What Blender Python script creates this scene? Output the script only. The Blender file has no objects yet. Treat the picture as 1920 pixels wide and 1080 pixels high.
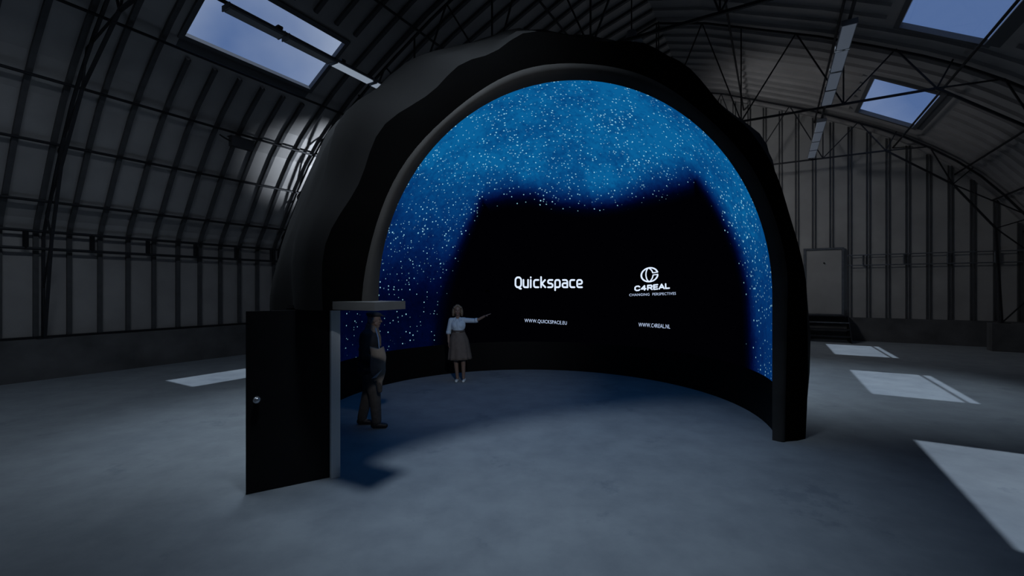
import bpy, bmesh, math, random
from mathutils import Vector, Matrix, noise
random.seed(7)
S = bpy.context.scene
COL = S.collection
PI = math.pi
# ------------------------------------------------------------------ helpers
def lin(r, g, b):
    f = lambda c: (c/255/12.92) if c/255 <= .04045 else ((c/255+.055)/1.055)**2.4
    return (f(r), f(g), f(b), 1)
def root_loc(p):
    v = Vector((0, 0, 0))
    while p is not None:
        v += p.location; p = p.parent
    return v
def obj(name, bm, m, parent=None, smooth=False):
    me = bpy.data.meshes.new(name)
    if parent is not None:
        bmesh.ops.translate(bm, verts=bm.verts, vec=-root_loc(parent))
    bmesh.ops.recalc_face_normals(bm, faces=bm.faces)
    bm.to_mesh(me); bm.free()
    if smooth:
        for p in me.polygons: p.use_smooth = True
    if m: me.materials.append(m)
    o = bpy.data.objects.new(name, me); COL.objects.link(o)
    if parent is not None: o.parent = parent
    return o
def empty(name, loc=(0, 0, 0), rz=0.0):
    o = bpy.data.objects.new(name, None); COL.objects.link(o)
    o.location = loc; o.rotation_euler = (0, 0, rz); o.empty_display_size = .1
    return o
def tag(o, label, cat, group=None):
    o['label'] = label; o['category'] = cat
    if group: o['group'] = group
    return o
def struct(o):
    o['kind'] = 'structure'; return o
def copy_tree(o, parent=None):
    c = o.copy(); COL.objects.link(c)
    c.parent = parent
    for ch in list(o.children): copy_tree(ch, c)
    return c
def box(bm, lo, hi, f=None):
    vs = []
    for x in (lo[0], hi[0]):
        for y in (lo[1], hi[1]):
            for z in (lo[2], hi[2]):
                p = Vector((x, y, z))
                vs.append(bm.verts.new(f(*p) if f else p))
    for a in ((0,1,3,2),(4,6,7,5),(0,4,5,1),(2,3,7,6),(0,2,6,4),(1,5,7,3)):
        bm.faces.new([vs[i] for i in a])
def bar(bm, a, b, w, h=None, up=Vector((0,0,1))):
    """rectangular bar from a to b"""
    a = Vector(a); b = Vector(b); h = h or w
    d = (b-a).normalized()
    if abs(d.dot(up)) > .98: up = Vector((0, 1, 0))
    s = d.cross(up).normalized()*w/2; t = s.cross(d).normalized()*h/2
    r = [[bm.verts.new(p+i*s+j*t) for i, j in ((-1,-1),(1,-1),(1,1),(-1,1))] for p in (a, b)]
    for k in range(4): bm.faces.new((r[0][k], r[0][(k+1)%4], r[1][(k+1)%4], r[1][k]))
    bm.faces.new(r[0][::-1]); bm.faces.new(r[1])
def tube(bm, pts, rad, n=8, cap=True):
    pts = [Vector(p) for p in pts]
    R = rad if isinstance(rad, (list, tuple)) else [rad]*len(pts)
    rings = []; prev = None
    for i, p in enumerate(pts):
        d = (pts[min(i+1, len(pts)-1)]-pts[max(i-1, 0)]).normalized()
        if prev is None:
            s = d.cross(Vector((0,0,1)) if abs(d.z) < .9 else Vector((0,1,0))).normalized()
        else:
            s = (prev-d*prev.dot(d)).normalized()
        prev = s; t = d.cross(s)
        rings.append([bm.verts.new(p+R[i]*(math.cos(2*PI*k/n)*s+math.sin(2*PI*k/n)*t)) for k in range(n)])
    for i in range(len(rings)-1):
        for k in range(n):
            bm.faces.new((rings[i][k], rings[i][(k+1)%n], rings[i+1][(k+1)%n], rings[i+1][k]))
    if cap:
        bm.faces.new(rings[0][::-1]); bm.faces.new(rings[-1])
def lathe(bm, prof, n=24, o=(0,0,0)):
    o = Vector(o); rings = []
    for r, z in prof:
        rings.append([bm.verts.new(o+Vector((r*math.cos(2*PI*k/n), r*math.sin(2*PI*k/n), z))) for k in range(n)])
    for i in range(len(rings)-1):
        for k in range(n):
            bm.faces.new((rings[i][k], rings[i][(k+1)%n], rings[i+1][(k+1)%n], rings[i+1][k]))
    bm.faces.new(rings[0][::-1]); bm.faces.new(rings[-1])
def ball(bm, c, r, sub=2, sc=(1,1,1)):
    m = Matrix.Translation(c) @ Matrix.Diagonal((r*sc[0], r*sc[1], r*sc[2], 1))
    bmesh.ops.create_icosphere(bm, subdivisions=sub, radius=1, matrix=m)
# ------------------------------------------------------------------ materials
def mat(name, col, rough=.7, metal=0., var=0., scale=4., bump=0., emit=None, estr=0., spec=.5):
    m = bpy.data.materials.new(name); m.use_nodes = True
    nt = m.node_tree; b = nt.nodes['Principled BSDF']
    b.inputs['Base Color'].default_value = (*col[:3], 1)
    b.inputs['Roughness'].default_value = rough
    b.inputs['Metallic'].default_value = metal
    b.inputs['Specular IOR Level'].default_value = spec
    tc = nt.nodes.new('ShaderNodeTexCoord')
    nz = nt.nodes.new('ShaderNodeTexNoise'); nz.inputs['Scale'].default_value = scale
    nz.inputs['Detail'].default_value = 5
    nt.links.new(tc.outputs['Object'], nz.inputs['Vector'])
    if var:
        rp = nt.nodes.new('ShaderNodeValToRGB')
        rp.color_ramp.elements[0].position = .3; rp.color_ramp.elements[1].position = .7
        rp.color_ramp.elements[0].color = (*[c*(1-var) for c in col[:3]], 1)
        rp.color_ramp.elements[1].color = (*[min(1, c*(1+var)) for c in col[:3]], 1)
        nt.links.new(nz.outputs['Fac'], rp.inputs['Fac'])
        nt.links.new(rp.outputs['Color'], b.inputs['Base Color'])
    if bump:
        bp = nt.nodes.new('ShaderNodeBump'); bp.inputs['Strength'].default_value = bump
        bp.inputs['Distance'].default_value = .02
        nt.links.new(nz.outputs['Fac'], bp.inputs['Height']); nt.links.new(bp.outputs['Normal'], b.inputs['Normal'])
    if emit:
        b.inputs['Emission Color'].default_value = (*emit[:3], 1); b.inputs['Emission Strength'].default_value = estr
    return m
M = {}
M['sheet'] = mat('ribbed_sheet', (.36,.345,.34), .42, .25, .12, 1.2, .06)
M['sheet_end'] = mat('end_wall_sheet', (.34,.33,.32), .8, .0, .12, 1.0, .05)
M['seam'] = mat('dark_seam', (.075,.075,.08), .5, .2, .15, 5)
M['plinth'] = mat('concrete_plinth', (.10,.10,.105), .85, 0, .3, 1.6, .3)
M['steel_dark'] = mat('dark_steel', (.018,.019,.024), .5, .3, .2, 6)
M['steel_mid'] = mat('galvanised_steel', (.16,.17,.19), .4, .5, .2, 6)
M['fabric'] = mat('black_fabric', (.0055,.0055,.006), .85, 0, .25, 1.5, .25, spec=.18)
M['fabric_front'] = mat('black_front_cloth', (.0014,.0014,.0015), .95, 0, .2, 2.5, .2, spec=.03)
M['rim'] = mat('lit_edge_cloth', (.028,.0275,.027), .8, 0, .2, 3, .2, spec=.3)  # edge cloth lightened in colour because it faces the lights
M['black'] = mat('black_panel', (.0018,.0018,.002), .6, 0, .1, 4, spec=.12)
M['leaf'] = mat('black_door_leaf', (.008,.008,.009), .75, 0, .15, 3, spec=.12)
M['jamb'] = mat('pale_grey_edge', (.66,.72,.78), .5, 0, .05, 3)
M['lintel'] = mat('grey_lintel', (.10,.10,.10), .7, 0, .2, 3, .1)
M['chrome'] = mat('brushed_knob', (.62,.65,.7), .25, .8)
M['batten'] = mat('batten_housing', (.22,.23,.25), .5, .1)
M['diff_off'] = mat('unlit_diffuser', (.35,.37,.4), .4)
M['diff_on'] = mat('lit_diffuser', (.5,.52,.55), .4, emit=lin(140,152,168), estr=.8)
M['diff_dim'] = mat('dim_diffuser', (.5,.52,.55), .4, emit=lin(60,66,76), estr=.8)
M['diff_hot'] = mat('bright_diffuser', (.6,.6,.6), .4, emit=(.8,.88,1), estr=4)
M['skin'] = mat('skin', (.17,.115,.09), .55)
M['hair_blond'] = mat('blond_hair', (.13,.10,.07), .5, 0, .4, 60, .6)
M['shirt'] = mat('pale_blue_shirt', (.40,.50,.60), .8, 0, .05, 10)
M['skirt'] = mat('brown_skirt', (.10,.083,.072), .85, 0, .12, 14)
M['shoe_white'] = mat('white_shoe', (.55,.62,.65), .5)
M['lips'] = mat('lips', (.3,.1,.09), .5)
M['eye'] = mat('eye_dark', (.02,.02,.02), .2)
M['jacket'] = mat('dark_jacket', (.012,.013,.018), .85, 0, .2, 12)
M['trousers'] = mat('brown_grey_trousers', (.075,.066,.06), .9, 0, .2, 14)
M['cap'] = mat('dark_cap', (.02,.02,.024), .9, 0, .3, 30)
M['scarf'] = mat('grey_brown_scarf', (.12,.10,.085), .9, 0, .25, 30, .4)
M['coat'] = mat('beige_coat', (.20,.17,.14), .9, 0, .2, 9, .3)
M['paper'] = mat('white_paper', (.5,.5,.48), .8)
M['shoe_dark'] = mat('dark_shoe', (.02,.017,.016), .4)
M['shirt_lit'] = mat('blue_lit_shirt', (.12,.2,.35), .8)

def floor_mat():
    m = bpy.data.materials.new('concrete_floor'); m.use_nodes = True
    nt = m.node_tree; b = nt.nodes['Principled BSDF']; L = nt.links.new
    tc = nt.nodes.new('ShaderNodeTexCoord')
    def nz(s, d=6, r=.55):
        n = nt.nodes.new('ShaderNodeTexNoise'); n.inputs['Scale'].default_value = s
        n.inputs['Detail'].default_value = d; n.inputs['Roughness'].default_value = r
        L(tc.outputs['Object'], n.inputs['Vector']); return n
    a = nz(.35); c = nz(2.2, 8, .65); e = nz(14, 6)
    r1 = nt.nodes.new('ShaderNodeValToRGB')
    r1.color_ramp.elements[0].position = .3; r1.color_ramp.elements[0].color = (.205,.235,.27,1)
    r1.color_ramp.elements[1].position = .72; r1.color_ramp.elements[1].color = (.275,.305,.335,1)
    L(a.outputs['Fac'], r1.inputs['Fac'])
    r2 = nt.nodes.new('ShaderNodeValToRGB')
    r2.color_ramp.elements[0].position = .28; r2.color_ramp.elements[0].color = (.74,.74,.75,1)
    r2.color_ramp.elements[1].position = .62; r2.color_ramp.elements[1].color = (1.04,1.04,1.02,1)
    L(c.outputs['Fac'], r2.inputs['Fac'])
    mx = nt.nodes.new('ShaderNodeMix'); mx.data_type = 'RGBA'; mx.blend_type = 'MULTIPLY'
    mx.inputs['Factor'].default_value = .8
    L(r1.outputs['Color'], mx.inputs['A']); L(r2.outputs['Color'], mx.inputs['B'])
    # worn darker stains with ragged edges
    st = nz(.8, 9, .72)
    r3 = nt.nodes.new('ShaderNodeValToRGB')
    r3.color_ramp.elements[0].position = .36; r3.color_ramp.elements[0].color = (.72,.74,.78,1)
    r3.color_ramp.elements[1].position = .41; r3.color_ramp.elements[1].color = (1,1,1,1)
    L(st.outputs['Fac'], r3.inputs['Fac'])
    m2 = nt.nodes.new('ShaderNodeMix'); m2.data_type = 'RGBA'; m2.blend_type = 'MULTIPLY'
    m2.inputs['Factor'].default_value = .7
    L(mx.outputs['Result'], m2.inputs['A']); L(r3.outputs['Color'], m2.inputs['B'])
    L(m2.outputs['Result'], b.inputs['Base Color'])
    b.inputs['Roughness'].default_value = .62
    b.inputs['Specular IOR Level'].default_value = .3
    bp = nt.nodes.new('ShaderNodeBump'); bp.inputs['Strength'].default_value = .12; bp.inputs['Distance'].default_value = .01
    L(e.outputs['Fac'], bp.inputs['Height']); L(bp.outputs['Normal'], b.inputs['Normal'])
    return m
M['floor'] = floor_mat()
def glass_mat():
    m = bpy.data.materials.new('skylight_glass'); m.use_nodes = True
    nt = m.node_tree; nt.nodes.clear()
    o = nt.nodes.new('ShaderNodeOutputMaterial'); t = nt.nodes.new('ShaderNodeBsdfTransparent')
    g = nt.nodes.new('ShaderNodeBsdfGlossy'); g.inputs['Roughness'].default_value = .08
    t.inputs['Color'].default_value = (.93,.96,1,1)
    x = nt.nodes.new('ShaderNodeMixShader'); x.inputs[0].default_value = .04
    nt.links.new(t.outputs[0], x.inputs[1]); nt.links.new(g.outputs[0], x.inputs[2]); nt.links.new(x.outputs[0], o.inputs[0])
    return m
M['glass'] = glass_mat()
def led_mat():
    m = bpy.data.materials.new('led_starfield'); m.use_nodes = True
    nt = m.node_tree; nt.nodes.clear(); L = nt.links.new; N = nt.nodes.new
    out = N('ShaderNodeOutputMaterial')
    at = N('ShaderNodeAttribute'); at.attribute_name = 'content'
    tc = N('ShaderNodeTexCoord')
    # cloudy modulation of the nebula
    nz = N('ShaderNodeTexNoise'); nz.inputs['Scale'].default_value = 1.1; nz.inputs['Detail'].default_value = 6
    L(tc.outputs['Object'], nz.inputs['Vector'])
    mr = N('ShaderNodeMapRange'); mr.inputs[1].default_value = .3; mr.inputs[2].default_value = .7
    mr.inputs[3].default_value = .8; mr.inputs[4].default_value = 1.12
    L(nz.outputs['Fac'], mr.inputs[0])
    mu = N('ShaderNodeMath'); mu.operation = 'MULTIPLY'
    L(at.outputs['Fac'], mu.inputs[0]); L(mr.outputs[0], mu.inputs[1])
    rp = N('ShaderNodeValToRGB'); cr = rp.color_ramp
    stops = [(0,(1,1,3)),(.10,(0,2,18)),(.22,(1,8,45)),(.38,(3,28,78)),(.58,(4,50,105)),(.80,(6,72,128)),(1,(9,94,150))]
    cr.elements[0].position = 0; cr.elements[0].color = lin(*stops[0][1])
    cr.elements[1].position = 1; cr.elements[1].color = lin(*stops[-1][1])
    for p, c in stops[1:-1]:
        e = cr.elements.new(p); e.color = lin(*c)
    fg = N('ShaderNodeTexNoise'); fg.inputs['Scale'].default_value = 9; fg.inputs['Detail'].default_value = 5; fg.inputs['Roughness'].default_value = .7
    L(tc.outputs['Object'], fg.inputs['Vector'])
    fr = N('ShaderNodeMapRange'); fr.inputs[1].default_value = .3; fr.inputs[2].default_value = .7; fr.inputs[3].default_value = .84; fr.inputs[4].default_value = 1.13
    L(fg.outputs['Fac'], fr.inputs[0])
    m3 = N('ShaderNodeMath'); m3.operation = 'MULTIPLY'; L(mu.outputs[0], m3.inputs[0]); L(fr.outputs[0], m3.inputs[1])
    L(m3.outputs[0], rp.inputs['Fac'])
    # fine grain + stars
    vo = N('ShaderNodeTexVoronoi'); vo.inputs['Scale'].default_value = 14.5; vo.inputs['Randomness'].default_value = 1
    L(tc.outputs['Object'], vo.inputs['Vector'])
    nd = N('ShaderNodeTexNoise'); nd.inputs['Scale'].default_value = 1.6; nd.inputs['Detail'].default_value = 2
    L(tc.outputs['Object'], nd.inputs['Vector'])
    th = N('ShaderNodeMapRange'); th.inputs[1].default_value = .35; th.inputs[2].default_value = .65
    th.inputs[3].default_value = .18; th.inputs[4].default_value = .29
    L(nd.outputs['Fac'], th.inputs[0])
    dv = N('ShaderNodeMath'); dv.operation = 'DIVIDE'; L(vo.outputs['Distance'], dv.inputs[0]); L(th.outputs[0], dv.inputs[1])
    sm = N('ShaderNodeMapRange'); sm.interpolation_type = 'SMOOTHSTEP'
    sm.inputs[1].default_value = .65; sm.inputs[2].default_value = 1.0; sm.inputs[3].default_value = 1; sm.inputs[4].default_value = 0
    L(dv.outputs[0], sm.inputs[0])
    # density falls where the content is dark; a random draw per star thins them out
    sep = N('ShaderNodeSeparateColor'); L(vo.outputs['Color'], sep.inputs[0])
    den = N('ShaderNodeMapRange'); den.inputs[1].default_value = .04; den.inputs[2].default_value = .75
    den.inputs[3].default_value = .0; den.inputs[4].default_value = 1.
    L(at.outputs['Fac'], den.inputs[0])
    pw = N('ShaderNodeMath'); pw.operation = 'POWER'; pw.inputs[1].default_value = .6; L(den.outputs[0], pw.inputs[0])
    gt = N('ShaderNodeMath'); gt.operation = 'LESS_THAN'; L(sep.outputs[0], gt.inputs[0]); L(pw.outputs[0], gt.inputs[1])
    st = N('ShaderNodeMath'); st.operation = 'MULTIPLY'; L(sm.outputs[0], st.inputs[0]); L(gt.outputs[0], st.inputs[1])
    br = N('ShaderNodeMapRange'); br.inputs[3].default_value = .1; br.inputs[4].default_value = .85; L(sep.outputs[1], br.inputs[0])
    s2 = N('ShaderNodeMath'); s2.operation = 'MULTIPLY'; L(st.outputs[0], s2.inputs[0]); L(br.outputs[0], s2.inputs[1])
    mx = N('ShaderNodeMix'); mx.data_type = 'RGBA'
    L(s2.outputs[0], mx.inputs['Factor']); L(rp.outputs['Color'], mx.inputs['A'])
    mx.inputs['B'].default_value = (.42,.86,1.0,1)
    em = N('ShaderNodeEmission'); L(mx.outputs['Result'], em.inputs['Color']); em.inputs['Strength'].default_value = 1.0
    L(em.outputs[0], out.inputs[0])
    return m
M['led'] = led_mat()
def emis(name, c, s=1):
    m = bpy.data.materials.new(name); m.use_nodes = True; nt = m.node_tree; nt.nodes.clear()
    o = nt.nodes.new('ShaderNodeOutputMaterial'); e = nt.nodes.new('ShaderNodeEmission')
    e.inputs[0].default_value = (*c[:3], 1); e.inputs[1].default_value = s
    nt.links.new(e.outputs[0], o.inputs[0]); return m
M['logo'] = emis('screen_white', lin(222,236,255), 1.0)
M['logo_small'] = emis('screen_white_small', lin(190,208,240), 1.0)

# ------------------------------------------------------------------ hangar frame of reference
ROT = math.radians(59.41)
UX = Vector((math.cos(ROT), math.sin(ROT), 0)); VX = Vector((-math.sin(ROT), math.cos(ROT), 0))
def H(u, v, z): return UX*u + VX*v + Vector((0, 0, z))
VC = 3.35; HW = 11.35; U0, U1 = -10., 22.2
PROF = [(0,11.05),(1.5,10.6),(2.9,10.0),(4.5,9.32),(5.75,8.7),(6.7,8.2),(7.5,7.72),(8.2,7.22),(8.9,6.65),(9.5,6.05),(10.05,5.35),(10.5,4.7),(10.9,4.1),(11.2,3.7),(11.35,3.4)]
def zprof(d):
    d = abs(d)
    for (a, za), (b, zb) in zip(PROF, PROF[1:]):
        if a <= d <= b: return za+(zb-za)*(d-a)/(b-a)
    return 3.4
SKYD = {1: (6.22, 7.65), -1: (6.03, 7.52)}
SKY = [(+1, 4.65+6.1*k, 7.65+6.1*k) for k in range(-2, 3)] + [(-1, 5.1+6.1*k, 8.1+6.1*k) for k in range(-2, 3)]
def sky_hole(side, u, d):
    for s, a, b in SKY:
        if s == side and a-1e-4 < u < b+1e-4 and SKYD[side][0] < d < SKYD[side][1]: return True
    return False
def hroot(name, u=0, v=0, z=0): return empty(name, H(u, v, z), ROT)

# floor
bm = bmesh.new(); box(bm, (U0-.3, VC-HW-.3, -.2), (U1+.3, VC+HW+.3, 0), H)
struct(obj('floor', bm, M['floor']))
# walls (vertical sheet above a concrete plinth) with standing seams
RIB = .565
ribs = [3.0+RIB*k+.2 for k in range(-23, 35) if U0 < 3.2+RIB*k < U1]
for side, nm in ((1, 'wall_left'), (-1, 'wall_right')):
    bm = bmesh.new()
    vw = VC+side*HW
    box(bm, (U0, vw, .93), (U1, vw+side*.06, 3.4), H)
    n0 = len(bm.faces)
    for u in ribs: box(bm, (u-.045, vw-side*.075, .93), (u+.045, vw-side*.002, 3.4), H)
    for k_, f_ in enumerate(bm.faces): f_.material_index = 1 if k_ >= n0 else 0
    struct(obj(nm, bm, M['sheet'])).data.materials.append(M['seam'])
    bm = bmesh.new(); box(bm, (U0, vw-(.33 if side > 0 else -.02), 0), (U1-.05, vw+side*.25, .93), H)
    struct(obj('baseboard_'+('left' if side > 0 else 'right'), bm, M['plinth']))
    bm = bmesh.new(); box(bm, (U0, vw-side*.12, .93), (U1, vw-side*.021, .985), H)
    struct(obj('trim_'+('1' if side > 0 else '2'), bm, M['steel_dark']))
# ceiling skin
bm = bmesh.new()
us = sorted(set([U0, U1]+[x for s, a, b in SKY for x in (a, b) if U0 < x < U1]+[U0+1.0*k for k in range(1, 32)]))
ds = sorted(set([p[0] for p in PROF]+list(SKYD[1])+list(SKYD[-1])+[.7,2.2,3.7,5.1,10.3,10.7]))
for side in (1, -1):
    vt = {}
    for i, u in enumerate(us):
        for j, d in enumerate(ds):
            vt[i, j] = bm.verts.new(H(u, VC+side*d, zprof(d)))
    for i in range(len(us)-1):
        for j in range(len(ds)-1):
            if sky_hole(side, (us[i]+us[i+1])/2, (ds[j]+ds[j+1])/2): continue
            bm.faces.new((vt[i, j], vt[i+1, j], vt[i+1, j+1], vt[i, j+1]))
    # seams follow the curve, stopping at the skylight kerbs
    for u in ribs:
        seg = []
        dd = [d for d in ds]
        e0 = e1 = 0
        blocked = any(s == side and a-.18 < u < b+.18 for s, a, b in SKY)
        e0, e1 = SKYD[side][0]-.3, SKYD[side][1]+.42; runs = [[d for d in dd if d < e0]+[e0], [e1]+[d for d in dd if d > e1]] if blocked else [dd]
        for run in runs:
            prev = None
            for d in run:
                e = .05
                nd = Vector((-side*(zprof(d-e)-zprof(d+e)), -2*e, 0)) if False else None
                # inward normal in the (v,z) plane
                dz = (zprof(min(11.3, d+e))-zprof(max(0, d-e)))/(min(11.3, d+e)-max(0, d-e))
                n = Vector((dz, -1)).normalized()   # (d, z)
                off = .085
                p = (d, zprof(d)); q = (d+n.x*off, zprof(d)+n.y*off)
                ring = [bm.verts.new(H(u+du, VC+side*pp[0], pp[1])) for du, pp in ((-.046, p), (.046, p), (.046, q), (-.046, q))]
                if prev:
                    for k in range(4): bm.faces.new((prev[k], prev[(k+1)%4], ring[(k+1)%4], ring[k])).material_index = 1 if side > 0 else 0
                prev = ring
struct(obj('ceiling', bm, M['sheet'])).data.materials.append(M['seam'])
# end walls
def end_wall(name, u, du, rb, m):
    bm = bmesh.new()
    pts = [(-HW, .93)]+[(-d, z) for d, z in reversed(PROF)]+[(d, z) for d, z in PROF[1:]]+[(HW, .93)]
    a = [bm.verts.new(H(u, VC+d, z)) for d, z in pts]; b = [bm.verts.new(H(u+du, VC+d, z)) for d, z in pts]
    bm.faces.new(a); bm.faces.new(b[::-1])
    for i in range(len(a)): bm.faces.new((a[i], a[(i+1)%len(a)], b[(i+1)%len(a)], b[i]))
    n0 = len(bm.faces)
    if rb:
        v = -7.35
        while v < 14.5:
            top = zprof(v-VC)-.02
            for o in (-.05, .05):
                box(bm, (u-.05, v+o-.016, .93), (u-.001, v+o+.016, top), H)
            v += .592
    for k_, f_ in enumerate(bm.faces): f_.material_index = 1 if k_ >= n0 else 0
    o = struct(obj(name, bm, m)); o.data.materials.append(M['seam']); return o
end_wall('wall_back', U1, .08, True, M['sheet_end'])
end_wall('wall_front', U0, -.08, False, M['sheet_end'])
for nm, u, du in (('baseboard_back', U1-.04, .3), ('baseboard_front', U0, -.3)):
    bm = bmesh.new(); box(bm, (u, VC-HW, 0), (u+du, VC+HW, .93), H); struct(obj(nm, bm, M['plinth']))
# skylights
M['frame_in'] = mat('skylight_kerb', (.10,.105,.115), .5, .3)
for k, (s, a, b) in enumerate(SKY):
    if a < -8: continue
    r = struct(hroot('window_%d' % (k+1), (a+b)/2, VC, 0))
    d0, d1 = SKYD[s]; z0, z1 = zprof(d0), zprof(d1)
    t = Vector((0, s*(d1-d0), z1-z0)).normalized(); n = Vector((0, -s*(z1-z0)*-1, (d1-d0))).normalized()
    n = Vector((0, s*(z0-z1), (d1-d0))).normalized()   # outward (up)
    hu = (b-a)/2
    P = lambda u, d, h: Vector((u, s*d, z0+(z1-z0)*(d-d0)/(d1-d0))) + n*h
    bm = bmesh.new()
    def slab(u_0, u_1, d_0, d_1, h0, h1):
        vs = [bm.verts.new(P(u, d, h)) for u in (u_0, u_1) for d in (d_0, d_1) for h in (h0, h1)]
        for q in ((0,1,3,2),(4,6,7,5),(0,4,5,1),(2,3,7,6),(0,2,6,4),(1,5,7,3)): bm.faces.new([vs[i] for i in q])
    w = .1
    slab(-hu-w, hu+w, d0-w, d0, -.06, .07); slab(-hu-w, hu+w, d1, d1+w, -.06, .07)
    slab(-hu-w, -hu, d0, d1, -.06, .07); slab(hu, hu+w, d0, d1, -.06, .07)
    slab(-hu-.05, hu+.05, d1+w, d1+.3, -.03, .01)
    o = bm; me = bpy.data.meshes.new('window_frame'); bmesh.ops.recalc_face_normals(bm, faces=bm.faces); bm.to_mesh(me); bm.free()
    me.materials.append(M['frame_in']); f = bpy.data.objects.new('window_frame', me); COL.objects.link(f); f.parent = r
    bm = bmesh.new(); slab(-hu, hu, d0, d1, .03, .04)
    me = bpy.data.meshes.new('glass_pane'); bm.to_mesh(me); bm.free(); me.materials.append(M['glass'])
    f = bpy.data.objects.new('glass_pane', me); COL.objects.link(f); f.parent = r

# trusses ------------------------------------------------------------
def Pl(d, z): return Vector((0, VC+d, z))
INL = [(11.1,.95),(10.62,3.2),(10.0,4.75),(8.75,6.15),(6.9,7.15)]
INR = [(9.9,.95),(9.75,4.1),(8.7,5.7),(6.9,7.15)]
def build_truss():
    r = empty('roof_truss')
    bm = bmesh.new()
    for s in (1, -1):
        pts = [(11.22,.95),(11.2,3.3)]+[(d-.1*min(1, d/9), z-.16) for d, z in reversed(PROF[:-2])]
        for (a, za), (b, zb) in zip(pts, pts[1:]): bar(bm, Pl(s*a, za), Pl(s*b, zb), .055, .055, Vector((1,0,0)))
    obj('top_chord', bm, M['steel_dark'], r)
    bm = bmesh.new()
    for s, IN in ((1, INL), (-1, INR)):
        for (a, za), (b, zb) in zip(IN, IN[1:]): bar(bm, Pl(s*a, za), Pl(s*b, zb), .055, .055, Vector((1,0,0)))
    bar(bm, Pl(-6.9, 7.15), Pl(6.9, 7.15), .055, .055, Vector((1,0,0)))
    obj('bottom_chord', bm, M['steel_dark'], r)
    br = []
    for d in (0, 2.5, -2.5, 5, -5): br.append(((d, 7.15), (d, zprof(d)-.16)))
    for s in (1, -1):
        for a, b in ((0, 1.4), (2.5, 1.4), (2.5, 3.9), (5, 3.9), (5, 6.1), (6.9, 6.1)):
            br.append(((s*a, 7.15), (s*b, zprof(b)-.16)))
    for s, IN in ((1, [(11.1,.95),(11.2,2.1),(10.62,3.2),(11.0,3.8),(10.0,4.75),(10.15,5.1),(8.75,6.15),(8.5,6.9),(6.9,7.15),(7.2,7.8)]),
                  (-1, [(9.9,.95),(11.15,2.6),(9.75,4.1),(10.6,4.4),(8.7,5.7),(9.2,6.2),(8.7,5.7),(8.1,7.1),(6.9,7.15),(7.2,7.8)])):
        for (a, za), (b, zb) in zip(IN, IN[1:]): br.append(((s*a, za), (s*b, zb)))
    for (a, za), (b, zb) in br:
        bm = bmesh.new(); bar(bm, Pl(a, za), Pl(b, zb), .036, .036, Vector((1,0,0)))
        obj('brace', bm, M['steel_dark'], r)
    for d in (11.16, -9.95, -11.05):
        bm = bmesh.new(); box(bm, (-.12, VC+d-.12, .932), (.12, VC+d+.12, .955))
        obj('base_plate', bm, M['steel_dark'], r)
    return r
tr = build_truss()
TR_U = [3.3, 8.95, 15.1, 21.0, -2.6, -8.5]
TL = {3.3:'dark lattice roof truss nearest the camera, rising up the wall left of the dome',
      8.95:'dark lattice roof truss passing directly above the black dome',
      15.1:'dark lattice roof truss behind the dome, between the two right skylights',
      21.0:'dark lattice roof truss standing right in front of the far end wall',
      -2.6:'dark lattice roof truss just behind the camera', -8.5:'dark lattice roof truss beside the near end wall'}
for i, u in enumerate(TR_U):
    o = tr if i == 0 else copy_tree(tr)
    o.location = H(u, 0, 0); o.rotation_euler = (0, 0, ROT)
    tag(o, TL[u], 'roof truss', 'roof trusses')
# concrete piers under the truss feet
for u in TR_U:
    for s in (-1,):
        bm = bmesh.new()
        a, b = (VC+10.3, VC+HW-.03) if s > 0 else (VC-HW+.1, VC-9.6)
        box(bm, (u-.22, a, 0), (u+.22, b, .93), H)
        o = obj('concrete_pier', bm, M['plinth'])
        side = 'left' if s > 0 else 'right'
        place = {3.3:'nearest in view', 8.95:'beside the dome', 15.1:'beyond the dome', 21.0:'by the far end wall', -2.6:'just behind the camera', -8.5:'by the near end wall'}[u]
        tag(o, 'concrete pier under the truss foot at the %s wall, %s' % (side, place), 'pier', 'concrete piers')
# purlins: long tubes along the hangar
def purlin(d, z, rad, nm, label, cat='purlin', group='long roof purlins', m='steel_dark', u0=U0+.05, u1=U1-.06):
    bm = bmesh.new(); tube(bm, [H(u0, VC+d, z), H(u1, VC+d, z)], rad, 8)
    return tag(obj(nm, bm, M[m]), label, cat, group)
rows = [(10.78,4.05,'lowest'),(10.0,5.2,'second from the bottom'),(9.05,6.25,'third from the bottom'),(7.95,7.2,'along the outer edge of the skylights'),(4.8,8.95,'above the skylights'),(2.2,10.0,'near the ridge')]
for s, sd in ((1, 'left'), (-1, 'right')):
    for d, z, w in rows:
        if d == 7.95: d, z = (7.75, 7.3) if s > 0 else (7.3, 7.5)
        purlin(s*d, z, .032, 'purlin', 'thin dark purlin running along the %s roof slope, %s' % (sd, w))
# girts: twin rails with spacer posts on the two long walls and the end wall
def girt(name, pts_fn, n, label, m, w=.035):
    r = empty(name, pts_fn(0, 3.2))
    for z in (3.0, 3.40):
        bm = bmesh.new(); tube(bm, [pts_fn(0, z), pts_fn(1, z)], w, 8); obj('rail', bm, M[m], r)
    for k in range(n):
        bm = bmesh.new(); f = (k+.4)/n; bar(bm, pts_fn(f, 3.0), pts_fn(f, 3.4), .07 if m == 'steel_dark' else .05); obj('spacer_post', bm, M[m], r)
    for k in range(int(n/2)+1):   # wall brackets
        f = min(.999, (k*2+.4)/n)
        bm = bmesh.new(); p = pts_fn(f, 3.0); q = pts_fn(f, 3.0, .13); bar(bm, p, q, .04); obj('bracket', bm, M[m], r)
    return tag(r, label, 'wall rail', 'twin wall rails')
girt('wall_girt', lambda f, z, o=0: H(U0+.1+f*(U1-U0-.5), VC+HW-.2+o, z), 28, 'dark twin rail with short posts running along the left wall', 'steel_dark')
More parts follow.
